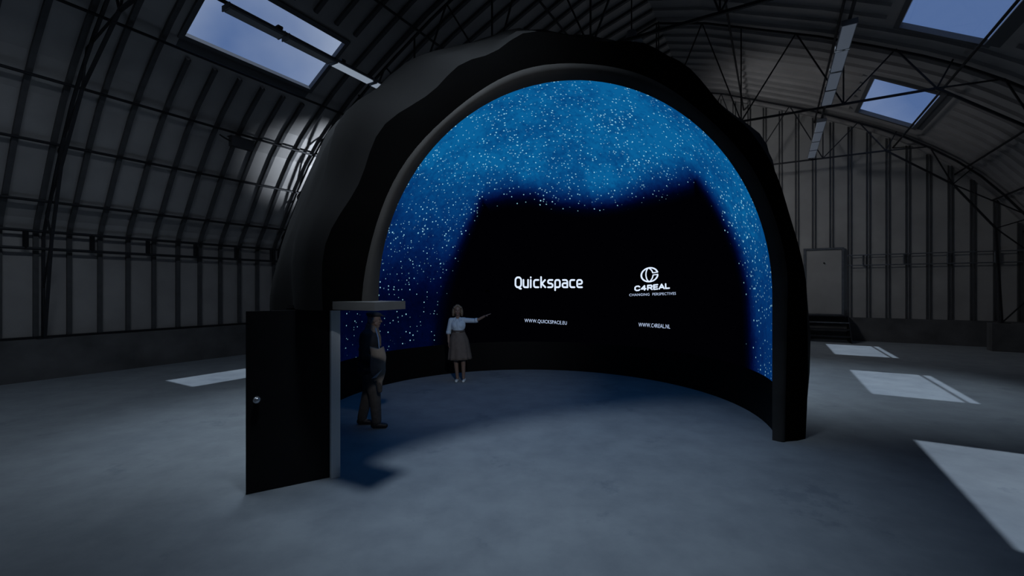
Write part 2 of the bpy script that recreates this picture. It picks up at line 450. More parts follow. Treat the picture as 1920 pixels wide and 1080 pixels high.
girt('wall_girt', lambda f, z, o=0: H(U0+.1+f*(U1-U0-.5), VC-HW+.2-o, z), 28, 'dark twin rail with short posts along the right side wall', 'steel_dark')
girt('wall_girt', lambda f, z, o=0: H(U1-.14+o, -2.55-f*(4.9), z), 4, 'pale metal twin rail on the far end wall, right of its door', 'steel_mid', .022)

# light battens -------------------------------------------------------
def build_batten(mdiff):
    r = empty('light_batten')
    bm = bmesh.new()
    n = [(-.125, .0), (-.09, .07), (.09, .07), (.125, 0)]
    for x0, x1 in ((-.50, .50),):
        a = [bm.verts.new((x0, y, z)) for y, z in n]; b = [bm.verts.new((x1, y, z)) for y, z in n]
        bm.faces.new(a); bm.faces.new(b[::-1])
        for k in range(4): bm.faces.new((a[k], a[(k+1)%4], b[(k+1)%4], b[k]))
    obj('housing', bm, M['batten'], r)
    bm = bmesh.new(); box(bm, (-.49, -.105, -.03), (.49, .105, -.001)); 
    obj('diffuser', bm, M[mdiff], r)
    for x in (-.512, .512):
        bm = bmesh.new(); box(bm, (x-.011, -.125, -.03), (x+.011, .125, .07)); obj('end_cap', bm, M['batten'], r)
    return r
protos = {}
def place_batten(kind, u, v, z, label, group):
    if kind not in protos: protos[kind] = o = build_batten(kind)
    else: o = copy_tree(protos[kind])
    o.location = H(u, v, z); o.rotation_euler = (0, 0, ROT)
    return tag(o, label, 'light fitting', group)
LV, LZ = VC+4.95, 7.03
for u, kd, lb in ((4.66,'diff_off','long light batten seen dark against the left skylight, its left half'),
                  (5.77,'diff_off','long light batten seen dark against the left skylight, at its right edge'),
                  (6.88,'diff_on','pale light batten just right of the left skylight'),
                  (7.99,'diff_on','pale light batten at the end of the left row, by the dome edge')):
    place_batten(kd, u, LV, LZ, lb, 'left row of light battens')
for k, u in enumerate((2.8,1.6,.4)):  # unseen battens, added to light the floor and the dome cover
    place_batten('diff_hot', u, LV, LZ, 'added lit batten continuing the left row, overhead and out of the picture', 'added lit battens over the near floor')
for k, u in enumerate((10.8,11.87,12.95,14.02)):
    place_batten('diff_dim', u, -1.22, LZ, 'grey light batten in the nearer right row, %s' % ('nearest of four','second of four','third of four','farthest of four')[k], 'nearer right row of light battens')
for k, u in enumerate((16.4,17.45,18.52,19.6)):
    place_batten('diff_dim', u, -1.22, LZ, 'grey light batten in the far right row, %s' % ('nearest of four','second of four','third of four','farthest, near the end wall')[k], 'far right row of light battens')
def rail(u0, u1, v, label):
    r = empty('cable_rail', H(u0, v, 7.15))
    bm = bmesh.new(); bar(bm, H(u0, v, 7.125), H(u1, v, 7.125), .05, .05); obj('channel', bm, M['steel_dark'], r)
    u = u0+.3
    while u < u1:
        bm = bmesh.new(); box(bm, (u-.05, v-.05, 7.15), (u+.05, v+.05, 7.2), H); obj('clamp', bm, M['steel_dark'], r)
        u += 1.47
    tag(r, label, 'cable rail', 'cable rails carrying the light battens')
rail(-4, 9.1, LV, 'dark cable rail carrying the left row of light battens')
rail(-3, 20.9, -1.22, 'dark cable rail carrying the right rows of light battens')
# pendant lamp over the ridge
def pendant(u, label, v=VC, zz=8.35):
    o = H(u, v, 0); r = empty('pendant_lamp', o+Vector((0,0,zz)))
    bm = bmesh.new(); lathe(bm, [(.02,.42),(.12,.40),(.16,.22),(.30,.10),(.34,0),(.325,0),(.29,.08),(.02,.2)], 28, o+Vector((0,0,zz))); obj('lamp_shade', bm, M['batten'], r, True)
    bm = bmesh.new(); ball(bm, o+Vector((0,0,zz+.12)), .07, 2); obj('bulb', bm, M['diff_off'], r, True)
    zt = zprof(v-VC)-.01
    if zt > zz+.45:
        bm = bmesh.new(); tube(bm, [o+Vector((0,0,zz+.4)), o+Vector((0,0,zt))], .02, 8); obj('rod', bm, M['steel_dark'], r)
    tag(r, label, 'pendant lamp', 'pendant lamps under the roof')
pendant(12.1, 'round dark pendant lamp peeking over the top of the dome', VC, 8.72)
# speaker-like box on a left purlin
r = hroot('junction_box', 6.9, VC+9.0, 6.0)
M['boxgrey'] = mat('grey_box', (.055,.055,.06), .6)

# end-wall door with stairs ------------------------------------------
dr = struct(hroot('door_1', U1, -1.75, 1.03)); 
def dH(x, y, z): return H(U1-x, -1.75+y, z)
bm = bmesh.new(); box(bm, (.055,-.60,1.05), (.10,.60,3.66), dH); obj('door_panel', bm, M['sheet_end'], None).parent = None
panel = bpy.data.objects['door_panel']
def reparent(o, r):
    o.parent = r; o.matrix_parent_inverse = (Matrix.Translation(r.location) @ Matrix.Rotation(r.rotation_euler.z, 4, 'Z')).inverted()
reparent(panel, dr)
bm = bmesh.new()
box(bm, (.05,-.68,1.0), (.14,-.60,3.74), dH); box(bm, (.05,.60,1.0), (.14,.68,3.74), dH); box(bm, (.05,-.60,3.66), (.14,.60,3.74), dH); box(bm, (.05,-.6,1.0), (.16,.6,1.05), dH)
reparent(obj('door_frame', bm, M['steel_mid']), dr)
bm = bmesh.new(); ball(bm, dH(.13,-.02,3.12), .03, 2); tube(bm, [dH(.10,-.02,3.12), dH(.13,-.02,3.12)], .012); reparent(obj('door_latch', bm, M['steel_dark']), dr)
st = hroot('steel_steps', U1-.6, -1.75, 0)
st.rotation_euler = (0,0,0)
for k in range(4):
    z = 1.0-.25*k
    bm = bmesh.new(); x = .12+.27*k
    box(bm, (x,-.78,z-.04), (x+.29,.72,z), dH); t_ = obj('tread', bm, M['steel_dark'], st)
    bm = bmesh.new(); box(bm, (x+.291,-.78,z-.035), (x+.31,.72,z+.005), dH); obj('nosing', bm, M['steel_mid'] if k == 1 else M['steel_dark'], t_)
for y in (-.80, .74):
    bm = bmesh.new(); 
    vs = [bm.verts.new(dH(a, yy, z)) for yy in (y, y+.03) for a, z in ((.1,.0),(.1,1.0),(.4,1.0),(1.35,.1),(1.35,0))]
    bm.faces.new(vs[:5]); bm.faces.new(vs[5:][::-1])
    for k in range(5): bm.faces.new((vs[k], vs[(k+1)%5], vs[5+(k+1)%5], vs[5+k]))
    obj('stringer', bm, M['steel_dark'], st)
tag(st, 'dark steel steps leading up to the raised door in the far end wall', 'steps')

# the grey box clamped on a left purlin
M['boxgrey'] = M['boxgrey']
def rH(x, y, z): return H(6.55+x, VC+9.02+y, 5.99+z)
bpy.data.objects.remove(r)
jb = empty('junction_box', rH(0,0,0))
bm = bmesh.new(); box(bm, (-.26,-.09,-.12), (.30,.09,.12), rH); b_ = obj('casing', bm, M['boxgrey'], jb)
bm = bmesh.new(); box(bm, (-.29,-.11,.12), (.33,.11,.14), rH); obj('lid', bm, M['boxgrey'], jb)
bm = bmesh.new(); tube(bm, [rH(-.26,0,0), rH(-.38,0,.03), rH(-.46,.0,.06), rH(-.52,.02,.1)], .02, 8); obj('cable', bm, M['steel_dark'], jb, True)
bm = bmesh.new(); bar(bm, rH(0,0,.14), rH(0,.03,.18), .04); obj('clamp', bm, M['steel_dark'], jb)
tag(jb, 'grey box clamped to a purlin on the left roof slope', 'junction box')

# ------------------------------------------------------------------ the dome
CX, CY, ZS = .4, 7.75, 2.0
A = Vector((.9595,.2816,0)).normalized(); W = Vector((A.y,-A.x,0))   # lateral, towards the opening
CC = Vector((CX, CY, 0))
def D(lat, q, z): return CC + A*lat + W*q + Vector((0,0,z))
QF = 2.56
RI, RO = 3.65, 4.0
QJ = 2.03   # the doorway notch starts here
ZL = 1.875
dome = empty('projection_dome', (CX, CY, 0))
tag(dome, 'large black fabric dome with an arched opening and glowing starfield screen inside', 'projection dome')
def qlist(R, n, extra=()):
    a0 = math.acos(QF/R)
    l = [R*math.cos(a0+(PI-a0)*k/n) for k in range(n+1)]
    l[0] = QF
    l += list(extra); l = sorted(set(l), reverse=True)
    return l
def arch(R, q, nth, zrows):
    """points of the arch section at q, from the left foot over the top to the right foot"""
    h = math.sqrt(max(0, R*R-q*q)); out = []
    for z in zrows: out.append((-h, z))
    for k in range(1, nth):
        t = PI*k/nth; out.append((-h*math.cos(t), ZS+h*math.sin(t)))
    for z in reversed(zrows): out.append((h, z))
    return out
def wob(p, amp):
    """soft irregular folds of hanging cloth"""
    return amp*noise.noise(Vector((p.x*.9, p.y*.9, p.z*.45+3)))+amp*.5*noise.noise(Vector((p.x*2.4, p.y*2.4, p.z*.8)))
ZR = [0, .45, .9, 1.4, ZL, ZS]
NTH = 56
# outer cover
def fold(lat, q, z, amp=.11):
    # radial displacement: broad folds running over the shell
    if z < .02: k = .35
    else: k = min(1, .35+z/2)
    th = math.atan2(z-ZS if z > ZS else 0, lat)
    e = math.sin(q*3.1+1.1*math.sin(th*3)+.6)*.32+math.sin(q*6.3+th*2.2)*.16
    p = Vector((lat, q, z))
    ed = math.exp(-((q-QF)/.8)**2)*(.055*math.sin(th*10.5+.4)+.035*math.sin(th*17+2))*(1 if z > .3 else .3)*(1 if lat < 0 else .55)
    return (e*.7*amp*2+wob(p, amp*1.2)+ed)*k
bm = bmesh.new()
QC = RO*math.cos(math.radians(65))
ql = qlist(RO, 44, (QC,))
grid = []
for q in ql:
    row = []
    for lat, z in arch(RO, q, NTH, ZR):
        n = Vector((lat, q, max(0, z-ZS)));  L_ = n.length or 1
        f = fold(lat, q, z); n = n/L_
        row.append(bm.verts.new(D(lat+n.x*f, (q+n.y*f) if q < QF-.01 else q, z+n.z*f)))
    grid.append(row)
for i in range(len(ql)-1):
    for j in range(len(grid[0])-1):
        if j < 4 and ql[i+1] > QC-.01: continue      # doorway notch on the left foot
        fs = (grid[i][j], grid[i+1][j], grid[i+1][j+1], grid[i][j+1])
        if len(set(v.co.to_tuple(5) for v in fs)) < 3: continue
        bm.faces.new(fs)
bmesh.ops.remove_doubles(bm, verts=bm.verts, dist=1e-5)
front_edge_outer = []
q = QF
for lat, z in arch(RO, q, NTH, ZR):
    n = Vector((lat, q, max(0, z-ZS))); n.normalize(); f = fold(lat, q, z)
    front_edge_outer.append((lat+n.x*f, z+n.z*f))
obj('cover', bm, M['fabric'], dome, True)
# front band
ho = math.sqrt(RO**2-QF**2)
hi = 2.74
inner_edge = []
for k, (lat, z) in enumerate(arch(RI, QF, NTH, ZR)):
    # cloth edge: slightly irregular
    h0 = math.sqrt(RI*RI-QF*QF); s = hi/h0
    w_ = 1+.004*math.sin(k*.55)+.008*math.sin(k*.23+1)
    inner_edge.append((lat*s*w_, z if z <= ZS else ZS+(z-ZS)*s*w_))
bm = bmesh.new()
o1 = [bm.verts.new(D(l, QF, z)) for l, z in front_edge_outer]
mids = []
for (l, z), (l2, z2) in zip(front_edge_outer, inner_edge):
    mids.append(bm.verts.new(D((l+l2)/2, QF+.03, (z+z2)/2)))
i1 = [bm.verts.new(D(l, QF+.012, z)) for l, z in inner_edge]
for j in range(len(o1)-1):
    if j < 4: continue
    bm.faces.new((o1[j], o1[j+1], mids[j+1], mids[j])); bm.faces.new((mids[j], mids[j+1], i1[j+1], i1[j]))
obj('front_band', bm, M['fabric_front'], dome, True)
# rolled edge of the opening
bm = bmesh.new()
h0 = math.sqrt(RI*RI-QF*QF)
prof_pts = []
rows_ = []
for j, (lat, z) in enumerate(arch(RI, QF, NTH, ZR)):
    (l2, z2) = inner_edge[j]
    ra = []
    for t in range(5):
        f = t/4; bulge = .03*math.sin(PI*f)
        l = l2+(lat-l2)*f; zz = z2+(z-z2)*f
        ra.append(bm.verts.new(D(l, QF+.012+bulge-.10*f*f, zz)))
    rows_.append(ra)
for j in range(4, len(rows_)-1):
    for t in range(4): bm.faces.new((rows_[j][t], rows_[j+1][t], rows_[j+1][t+1], rows_[j][t+1]))
obj('opening_rim', bm, M['rim'], dome, True)
# inside: screen above .72 m, black plinth wall below; both grids share the section
POLY = [(-.35,.0),(-.30,1.3),(-.24,2.36),(-.15,3.44),(-.085,4.30),(.10,4.45),(.32,4.48),(.52,4.28),(.75,4.15),(1.0,4.17),(1.2,4.22),(1.71,4.24),(1.745,3.5),(1.79,2.88),(1.86,1.9),(1.90,.0)]
def sd(x, y):
    best = 1e9; inside = False; P = [(a*RI, b) for a, b in POLY]; n = len(P); side = 0
    for i in range(n):
        (x1, y1), (x2, y2) = P[i], P[(i+1)%n]
        if (y1 > y) != (y2 > y) and x < (x2-x1)*(y-y1)/(y2-y1)+x1: inside = not inside
        if i == n-1: continue
        dx, dy = x2-x1, y2-y1; t = max(0, min(1, ((x-x1)*dx+(y-y1)*dy)/(dx*dx+dy*dy)))
        d = math.hypot(x-x1-t*dx, y-y1-t*dy)
        if d < best: best = d; side = i
    return (-best if inside else best), side
def content(lat, q, z):
    phi = math.atan2(lat, -q)
    if z <= ZS: h = z
    else: h = ZS+RI*math.asin(min(1, (z-ZS)/RI))
    s, i = sd(phi*RI, h)
    top = max(0, min(1, (h-3.6)/2.2))
    # base brightness of the sky picture
    if phi < .8:
        base = .16+.84*max(0, min(1, (h-1.9)/3.3))**1.1
        right = max(0, min(1, (phi+.4)/1.4))
        base = base*(1-.0*right)
    else:
        base = .52+.48*max(0, min(1, (h-1.5)/2.6))
    if phi < -2.2 or phi > 2.75: base = min(base, .75)
    wdt = 1.0 if 4 <= i <= 10 else (.55 if i < 4 else .7)
    edge = max(0, min(1, (s+(.34 if 4 <= i <= 10 else .12))/wdt)); edge = edge*edge*(3-2*edge)
    return base*edge
ZI = [.72, 1.0, 1.3, 1.6, ZL, ZS]
ql = [q for q in qlist(RI, 150, (QJ, QF-.10)) if q < QF-.099]; NI = 150
bm = bmesh.new(); grid = []; vals = []
lay = bm.verts.layers.float.new('content')
for q in ql:
    row = []
    for lat, z in arch(RI, q, NI, ZI):
        v = bm.verts.new(D(lat, q, z)); v[lay] = content(lat, q, z); row.append(v)
    grid.append(row)
for i in range(len(ql)-1):
    for j in range(len(grid[0])-1):
        if j < 4 and ql[i+1] > QJ-.04: continue
        fs = (grid[i][j], grid[i+1][j], grid[i+1][j+1], grid[i][j+1])
        if len(set(v.co.to_tuple(5) for v in fs)) < 4: continue
        bm.faces.new(fs)
led = obj('led_screen', bm, M['led'], dome, True)
led['label'] = 'starfield screen glowing blue around a black centre'
bm = bmesh.new(); grid = []
for q in sorted(set(ql[::3]+[ql[-1], QJ]), reverse=True):
    h = math.sqrt(max(0, RI*RI-q*q)); grid.append([bm.verts.new(D(s*h, q, z)) for s in (-1, 1) for z in (0, .72)])
for i in range(len(grid)-1):
    for o_ in (0, 2):
        if o_ == 0 and (sorted(set(ql[::3]+[ql[-1], QJ]), reverse=True))[i+1] > QJ-.05: continue
        fs = (grid[i][o_], grid[i+1][o_], grid[i+1][o_+1], grid[i][o_+1])
        if len(set(v.co.to_tuple(5) for v in fs)) < 4: continue
        bm.faces.new(fs)
obj('base_wall', bm, M['black'], dome, True)
# closing strip on the right foot between screen edge and front, at the ground
bm = bmesh.new()
hI = math.sqrt(RI*RI-QF*QF)
vs = [bm.verts.new(D(l, q, z)) for l, q in ((hI+.09, QF-.10), (hi+.02, QF+.008)) for z in (0, .72)]
bm.faces.new((vs[0], vs[2], vs[3], vs[1])); obj('foot_strip', bm, M['black'], dome)
# doorway jamb: vertical board closing the wall thickness at the notch
def RP(r, al, z):   # polar: al from the opening axis, left side
    return D(-r*math.sin(al), r*math.cos(al), z)
aj = math.acos(QJ/RI)
bm = bmesh.new()
def prism(bm, pts, z0, z1):
    a = [bm.verts.new((p[0], p[1], z0)) for p in pts]; b = [bm.verts.new((p[0], p[1], z1)) for p in pts]
    bm.faces.new(a[::-1]); bm.faces.new(b)
    for k in range(len(a)): bm.faces.new((a[k], a[(k+1)%len(a)], b[(k+1)%len(a)], b[k]))
jp = [RP(3.653, aj-.012, 0), RP(3.735, aj-.0, 0), RP(3.735, aj+.03, 0), RP(3.653, aj+.03, 0)]
prism(bm, jp, 0, ZL)
j_ = obj('door_jamb', bm, M['jamb'], dome); j_['label'] = 'pale grey jamb tinted blue by the screen'
bm = bmesh.new(); a65 = math.radians(65)
prism(bm, [RP(3.76, aj+.014, 0), RP(4.0, a65, 0), RP(3.97, a65+.01, 0), RP(3.74, aj+.03, 0)], 0, ZL)
obj('jamb_return', bm, M['black'], dome)
bm = bmesh.new(); af = math.acos(QF/RI); af2 = math.acos(QF/RO)
prism(bm, [RP(3.66, af+.02, 0), RP(3.9, af2+.0, 0), RP(3.97, (af2+a65)/2, 0), RP(3.98, a65, 0), RP(3.74, aj+.02, 0), RP(3.66, (aj+af)/2, 0)], ZL+.012, ZL+.03)
obj('soffit', bm, M['black'], dome)
# lintel
LA, LB = Vector((-1.985,4.52,0)), Vector((-1.296,4.17,0))
nn = Vector((.35,.70,0)).normalized()*.44
bm = bmesh.new(); prism(bm, [LA, LB, LB+nn, LA+nn], 1.884, 1.965)
l_ = obj('lintel', bm, M['lintel'], dome); l_['label'] = 'flat grey lintel over the doorway'
# door leaf
leafA, leafB = Vector((-2.70,4.49,0)), Vector((-2.01,4.91,0))
dd = (leafB-leafA).normalized(); dn = Vector((-dd.y, dd.x, 0))
bm = bmesh.new(); prism(bm, [leafA, leafB, leafB+dn*.045, leafA+dn*.045], .005, 1.862)
lf = obj('door', bm, M['leaf'], dome); lf['label'] = 'black door leaf swung wide open'
kp = leafA+dd*.095; kz = 2.1-(748-540)/830*kp.y
bm = bmesh.new()
ball(bm, kp-dn*.055+Vector((0,0,kz)), .036, 3); tube(bm, [kp+Vector((0,0,kz)), kp-dn*.04+Vector((0,0,kz))], [.03,.014], 16)
kn = obj('door_knob', bm, M['chrome'], lf, True); kn['label'] = 'round satin silver knob'

# writing on the screen -----------------------------------------------
def scr(x, h, r=RI-.012):
    """arc metres, height -> point just in front of the screen"""
    phi = x/RI
    if h <= ZS: return D(r*math.sin(phi), -r*math.cos(phi), h)
    e = (h-ZS)/RI
    return D(r*math.cos(e)*math.sin(phi), -r*math.cos(e)*math.cos(phi), ZS+r*math.sin(e))
def stroke(bm, pts, w, mp, closed=False, n=7, round_=True, soften=False):
    """flat stroke with round caps and joints in letter space, mapped on the screen"""
    P = [Vector((p[0], p[1])) for p in pts]
    if soften and len(P) > 2:       # round the corners off
        N_ = len(P); Q_ = []
        for i_ in range(N_):
            if not closed and i_ in (0, N_-1): Q_.append(P[i_]); continue
            a_, b_, c_ = P[i_-1], P[i_], P[(i_+1) % N_]
            Q_ += [b_.lerp(a_, .28), b_.lerp(a_, .09)*.5+b_.lerp(c_, .09)*.5, b_.lerp(c_, .28)]
        P = Q_
    if closed: P = P+[P[0]]
    def disc(c):
        vs = [bm.verts.new(mp(c.x+w/2*math.cos(2*PI*k/12), c.y+w/2*math.sin(2*PI*k/12))) for k in range(12)]
        bm.faces.new(vs)
    for a, b in zip(P, P[1:]):
        d = (b-a).normalized(); s = Vector((-d.y, d.x))*w/2
        bm.faces.new([bm.verts.new(mp(p.x, p.y)) for p in (a+s, a-s, b-s, b+s)])
    for i, p in enumerate(P):
        if round_ or 0 < i < len(P)-1: disc(p)
def text_mesh(body, mp, x0, x1, height, spacing=1.0, bold=.0):
    """built-in font, stretched to an exact width; mp maps letter space -> scene"""
    cu = bpy.data.curves.new('t', 'FONT'); cu.body = body; cu.space_character = spacing; cu.offset = bold
    cu.resolution_u = 3
    ob = bpy.data.objects.new('t', cu); COL.objects.link(ob)
    bpy.context.view_layer.update()
    me = bpy.data.meshes.new_from_object(ob.evaluated_get(bpy.context.evaluated_depsgraph_get()))
    COL.objects.unlink(ob); bpy.data.objects.remove(ob)
    xs = [v.co.x for v in me.vertices]; ys = [v.co.y for v in me.vertices]
    a, b = min(xs), max(xs); cap = .73 if not ys else max(ys)
    for v in me.vertices:
        v.co = mp(x0+(v.co.x-a)/(b-a)*(x1-x0), v.co.y/cap*height)
    bm = bmesh.new(); bm.from_mesh(me); bpy.data.meshes.remove(me)
    return bm
# Quickspace : letters on a unit x-height grid
QX0, QX1 = .195*RI, .668*RI
def letters():
    G = {}
    c = .16
    def rr(x0, y0, x1, y1, cut=c): return [(x0+cut,y0),(x1-cut,y0),(x1,y0+cut),(x1,y1-cut),(x1-cut,y1),(x0+cut,y1),(x0,y1-cut),(x0,y0+cut)]
    G['Q'] = (1.0, [(rr(0,0,.86,1.34,.24), True), ([(.45,.02),(.62,-.16),(.84,-.20)], False)])
    G['u'] = (.9, [([(0,1),(0,.18),(.16,0),(.7,0)], False), ([(.7,1),(.7,0)], False)])
    G['i'] = (.28, [([(0,0),(0,1)], False), ([(0,1.33),(0,1.36)], False)])
    G['c'] = (.86, [([(.66,1),(.17,1),(0,.84),(0,.16),(.17,0),(.66,0)], False)])
    G['k'] = (.84, [([(0,0),(0,1.4)], False), ([(.6,1),(.1,.5),(.64,0)], False)])
    G['s'] = (.86, [([(.66,1),(.14,1),(0,.86),(0,.66),(.14,.54),(.54,.5),(.68,.36),(.68,.14),(.54,0),(.0,0)], False)])
    G['p'] = (.9, [([(0,-.4),(0,.84),(.16,1),(.56,1),(.72,.84),(.72,.16),(.56,0),(.12,0)], False)])
    G['a'] = (.92, [([(.06,1),(.56,1),(.72,.84),(.72,0)], False), ([(.72,0),(.14,0),(0,.14),(0,.42),(.14,.56),(.7,.56)], False)])
    G['e'] = (.8, [([(.72,0),(.16,0),(0,.16),(0,.84),(.16,1),(.56,1),(.72,.84),(.72,.60),(.6,.48),(.26,.44)], False)])
    return G
G = letters(); word = 'Quickspace'
gap = .24; tot = sum(G[ch][0]-.14+gap+.14 for ch in word)-gap
bm = bmesh.new(); x = .12; XH = .19
adv = 0
for ch in word: adv += G[ch][0]+.21
sx = (QX1-QX0)/(adv-.2)
x = 0
for ch in word:
    w_, st_ = G[ch]
    for pts, cl in st_:
        stroke(bm, [(p[0]+x+.1, p[1]) for p in pts], .245, lambda a, b: scr(QX0+a*sx, 2.115+b*XH*(1-.045*(a/adv))+.005), cl, soften=True)
    x += w_+.21
t1 = obj('title_lettering', bm, M['logo'], led)
t1['label'] = 'white rounded word Quickspace on the screen'
def mpf(x0, h0, slope): return lambda a, b: scr(a, h0+(a-x0)*slope+b)
x0, x1 = .264*RI, .562*RI
bm = text_mesh('WWW.QUICKSPACE.EU', mpf(x0, 1.222, -.052), x0, x1, .088, 1.08)
obj('web_address', bm, M['logo_small'], led)['label'] = 'small white web address under the Quickspace title'
x0, x1 = 1.064*RI, 1.288*RI
bm = text_mesh('WWW.C4REAL.NL', mpf(x0, 1.20, .010), x0, x1, .09, 1.08)
obj('web_address', bm, M['logo_small'], led)['label'] = 'small white web address under the round logo'
x0, x1 = .999*RI, 1.330*RI
bm = text_mesh('CHANGING  PERSPECTIVES', mpf(x0, 1.905, .042), x0, x1, .058, 1.08)
obj('tagline', bm, M['logo_small'], led)
# C4REAL, heavy wide letters
bm = bmesh.new(); x0, x1 = 1.037*RI, 1.283*RI
LT = [(1.2, [([(1.0,.82),(.8,1),(.3,1),(0,.75),(0,.25),(.3,0),(.8,0),(1.0,.18)],)]),
      (1.2, [([(.95,.28),(0,.28),(.7,1),(.7,0)],)]),
      (1.15, [([(0,0),(0,1),(.75,1),(.92,.85),(.92,.6),(.75,.45),(.0,.45)],), ([(.5,.45),(.95,0)],)]),
      (1.05, [([(.85,1),(0,1),(0,0),(.85,0)],), ([(0,.5),(.75,.5)],)]),
      (1.2, [([(-.05,0),(.5,1),(1.05,0)],), ([(.2,.3),(.8,.3)],)]),
      (1.0, [([(0,1),(0,0),(.8,0)],)])]
tot = sum(l[0]+.22 for l in LT)-.3; xx = 0
for w_, ss in LT:
    for (pts,) in ss:
        stroke(bm, [(p[0]+xx+.1, p[1]) for p in pts], .33, lambda a, b: scr(x0+a/tot*(x1-x0), 2.03+.06*a/tot+b*.098+.008))
    xx += w_+.22
obj('logo_lettering', bm, M['logo'], led)['label'] = 'white heavy lettering C4REAL under its round mark'
# round mark: open ring with an inner lens
bm = bmesh.new(); lx, lh = 1.146*RI, 2.405
mp = lambda a, b: scr(lx+a*.215, lh+.02*a+b*.158)
ring = [(math.cos(t), math.sin(t)) for t in [math.radians(14+(346-14)*k/30) for k in range(31)]]
stroke(bm, ring, .2, mp)
lens = [(-.48+1.0*math.cos(t)*1.0, math.sin(t)*1.05) for t in [math.radians(-60+120*k/14) for k in range(15)]]
arc1 = [(.42-.9*math.cos(t), 1.0*math.sin(t)) for t in [math.radians(-75+150*k/16) for k in range(17)]]
arc1 = [(-.02-.42*math.cos(t), .98*math.sin(t)) for t in [math.radians(-90+180*k/16) for k in range(17)]]
stroke(bm, arc1, .15, mp)
arc2 = [(-.02, .98),(.18,.75),(.32,.5),(.40,.22),(.98,.22)]
stroke(bm, arc2, .15, mp)
stroke(bm, [(a, -b) for a, b in arc2[:-1]]+[(.42,-.10),(.99,-.10)], .15, mp)
obj('logo_mark', bm, M['logo'], led)['label'] = 'white round mark of two crossed arcs'

# ------------------------------------------------------------------ people
def cap(bm, a, b, ra, rb, n=14):
    """tapered limb segment with rounded ends"""
    a = Vector(a); b = Vector(b); L_ = (b-a).length; d = (b-a)/L_
    pts = []; rad = []
    for k in range(5):
        t = PI/2*k/5; pts.append(a-d*ra*math.cos(t)); rad.append(max(.0008, ra*math.sin(t)))
    for k in range(4): f = k/3; pts.append(a+(b-a)*f); rad.append(ra+(rb-ra)*f)
    for k in range(1, 6):
        t = PI/2*k/5; pts.append(b+d*rb*math.sin(t)); rad.append(max(.0008, rb*math.cos(t)))
    tube(bm, pts, rad, n)
def chain(bm, pts, rs):
    for i in range(len(pts)-1): cap(bm, pts[i], pts[i+1], rs[i], rs[i+1])
def ell(bm, c, r, rz=0, ry=0, rx=0):
    m = Matrix.Translation(c) @ Matrix.Rotation(rz, 4, 'Z') @ Matrix.Rotation(ry, 4, 'Y') @ Matrix.Rotation(rx, 4, 'X') @ Matrix.Diagonal((*r, 1))
    bmesh.ops.create_icosphere(bm, subdivisions=3, radius=1, matrix=m)
def fuse(name, bm, m, parent, vox=.008, sm=4):
    """melt overlapping volumes into one continuous skin"""
    o = obj(name, bm, m, parent)
    r = o.modifiers.new('r', 'REMESH'); r.mode = 'VOXEL'; r.voxel_size = vox; r.use_smooth_shade = True
    s = o.modifiers.new('s', 'SMOOTH'); s.factor = .5; s.iterations = sm
    bpy.context.view_layer.update()
    dg = bpy.context.evaluated_depsgraph_get()
    me = bpy.data.meshes.new_from_object(o.evaluated_get(dg)); me.name = name
    o.modifiers.clear(); o.data = me
    if not me.materials: me.materials.append(m)
    for p in me.polygons: p.use_smooth = True
    return o
def hand(bm, wrist, d, up, sgn, curl=.25, s=1.0):
    """palm + five fingers; d points along the hand, up = back of the hand, thumb on side sgn"""
    d = Vector(d).normalized(); up = Vector(up); up = (up-d*up.dot(d)).normalized(); sd_ = d.cross(up)*sgn
    w0 = Vector(wrist)
    for k, o in enumerate((-.027, -.009, .009, .027)):
        cap(bm, w0+d*.012+sd_*o*.6, w0+d*.085*s+sd_*o, .014, .0105)
    ln = (.062, .075, .080, .070)
    for k, o in enumerate((-.029, -.0095, .0095, .029)):
        L_ = ln[k]*s; p0 = w0+d*.085*s+sd_*o
        c1 = curl*(1.2-.1*k); d1 = (d*math.cos(c1)-up*math.sin(c1)+sd_*o*2.0).normalized()
        d2 = (d*math.cos(2*c1)-up*math.sin(2*c1)+sd_*o*2.0).normalized(); d3 = (d*math.cos(2.8*c1)-up*math.sin(2.8*c1)+sd_*o*2).normalized()
        p1 = p0+d1*L_*.45; p2 = p1+d2*L_*.3; p3 = p2+d3*L_*.22
        chain(bm, [p0, p1, p2, p3], [.0098,.009,.0083,.0075])
    t0 = w0+d*.025+sd_*.022; t1 = t0+(d*.6+sd_*.75-up*.25).normalized()*.042; t2 = t1+(d*.85+sd_*.45-up*.2).normalized()*.03
    chain(bm, [t0, t1, t2], [.014,.0115,.009])
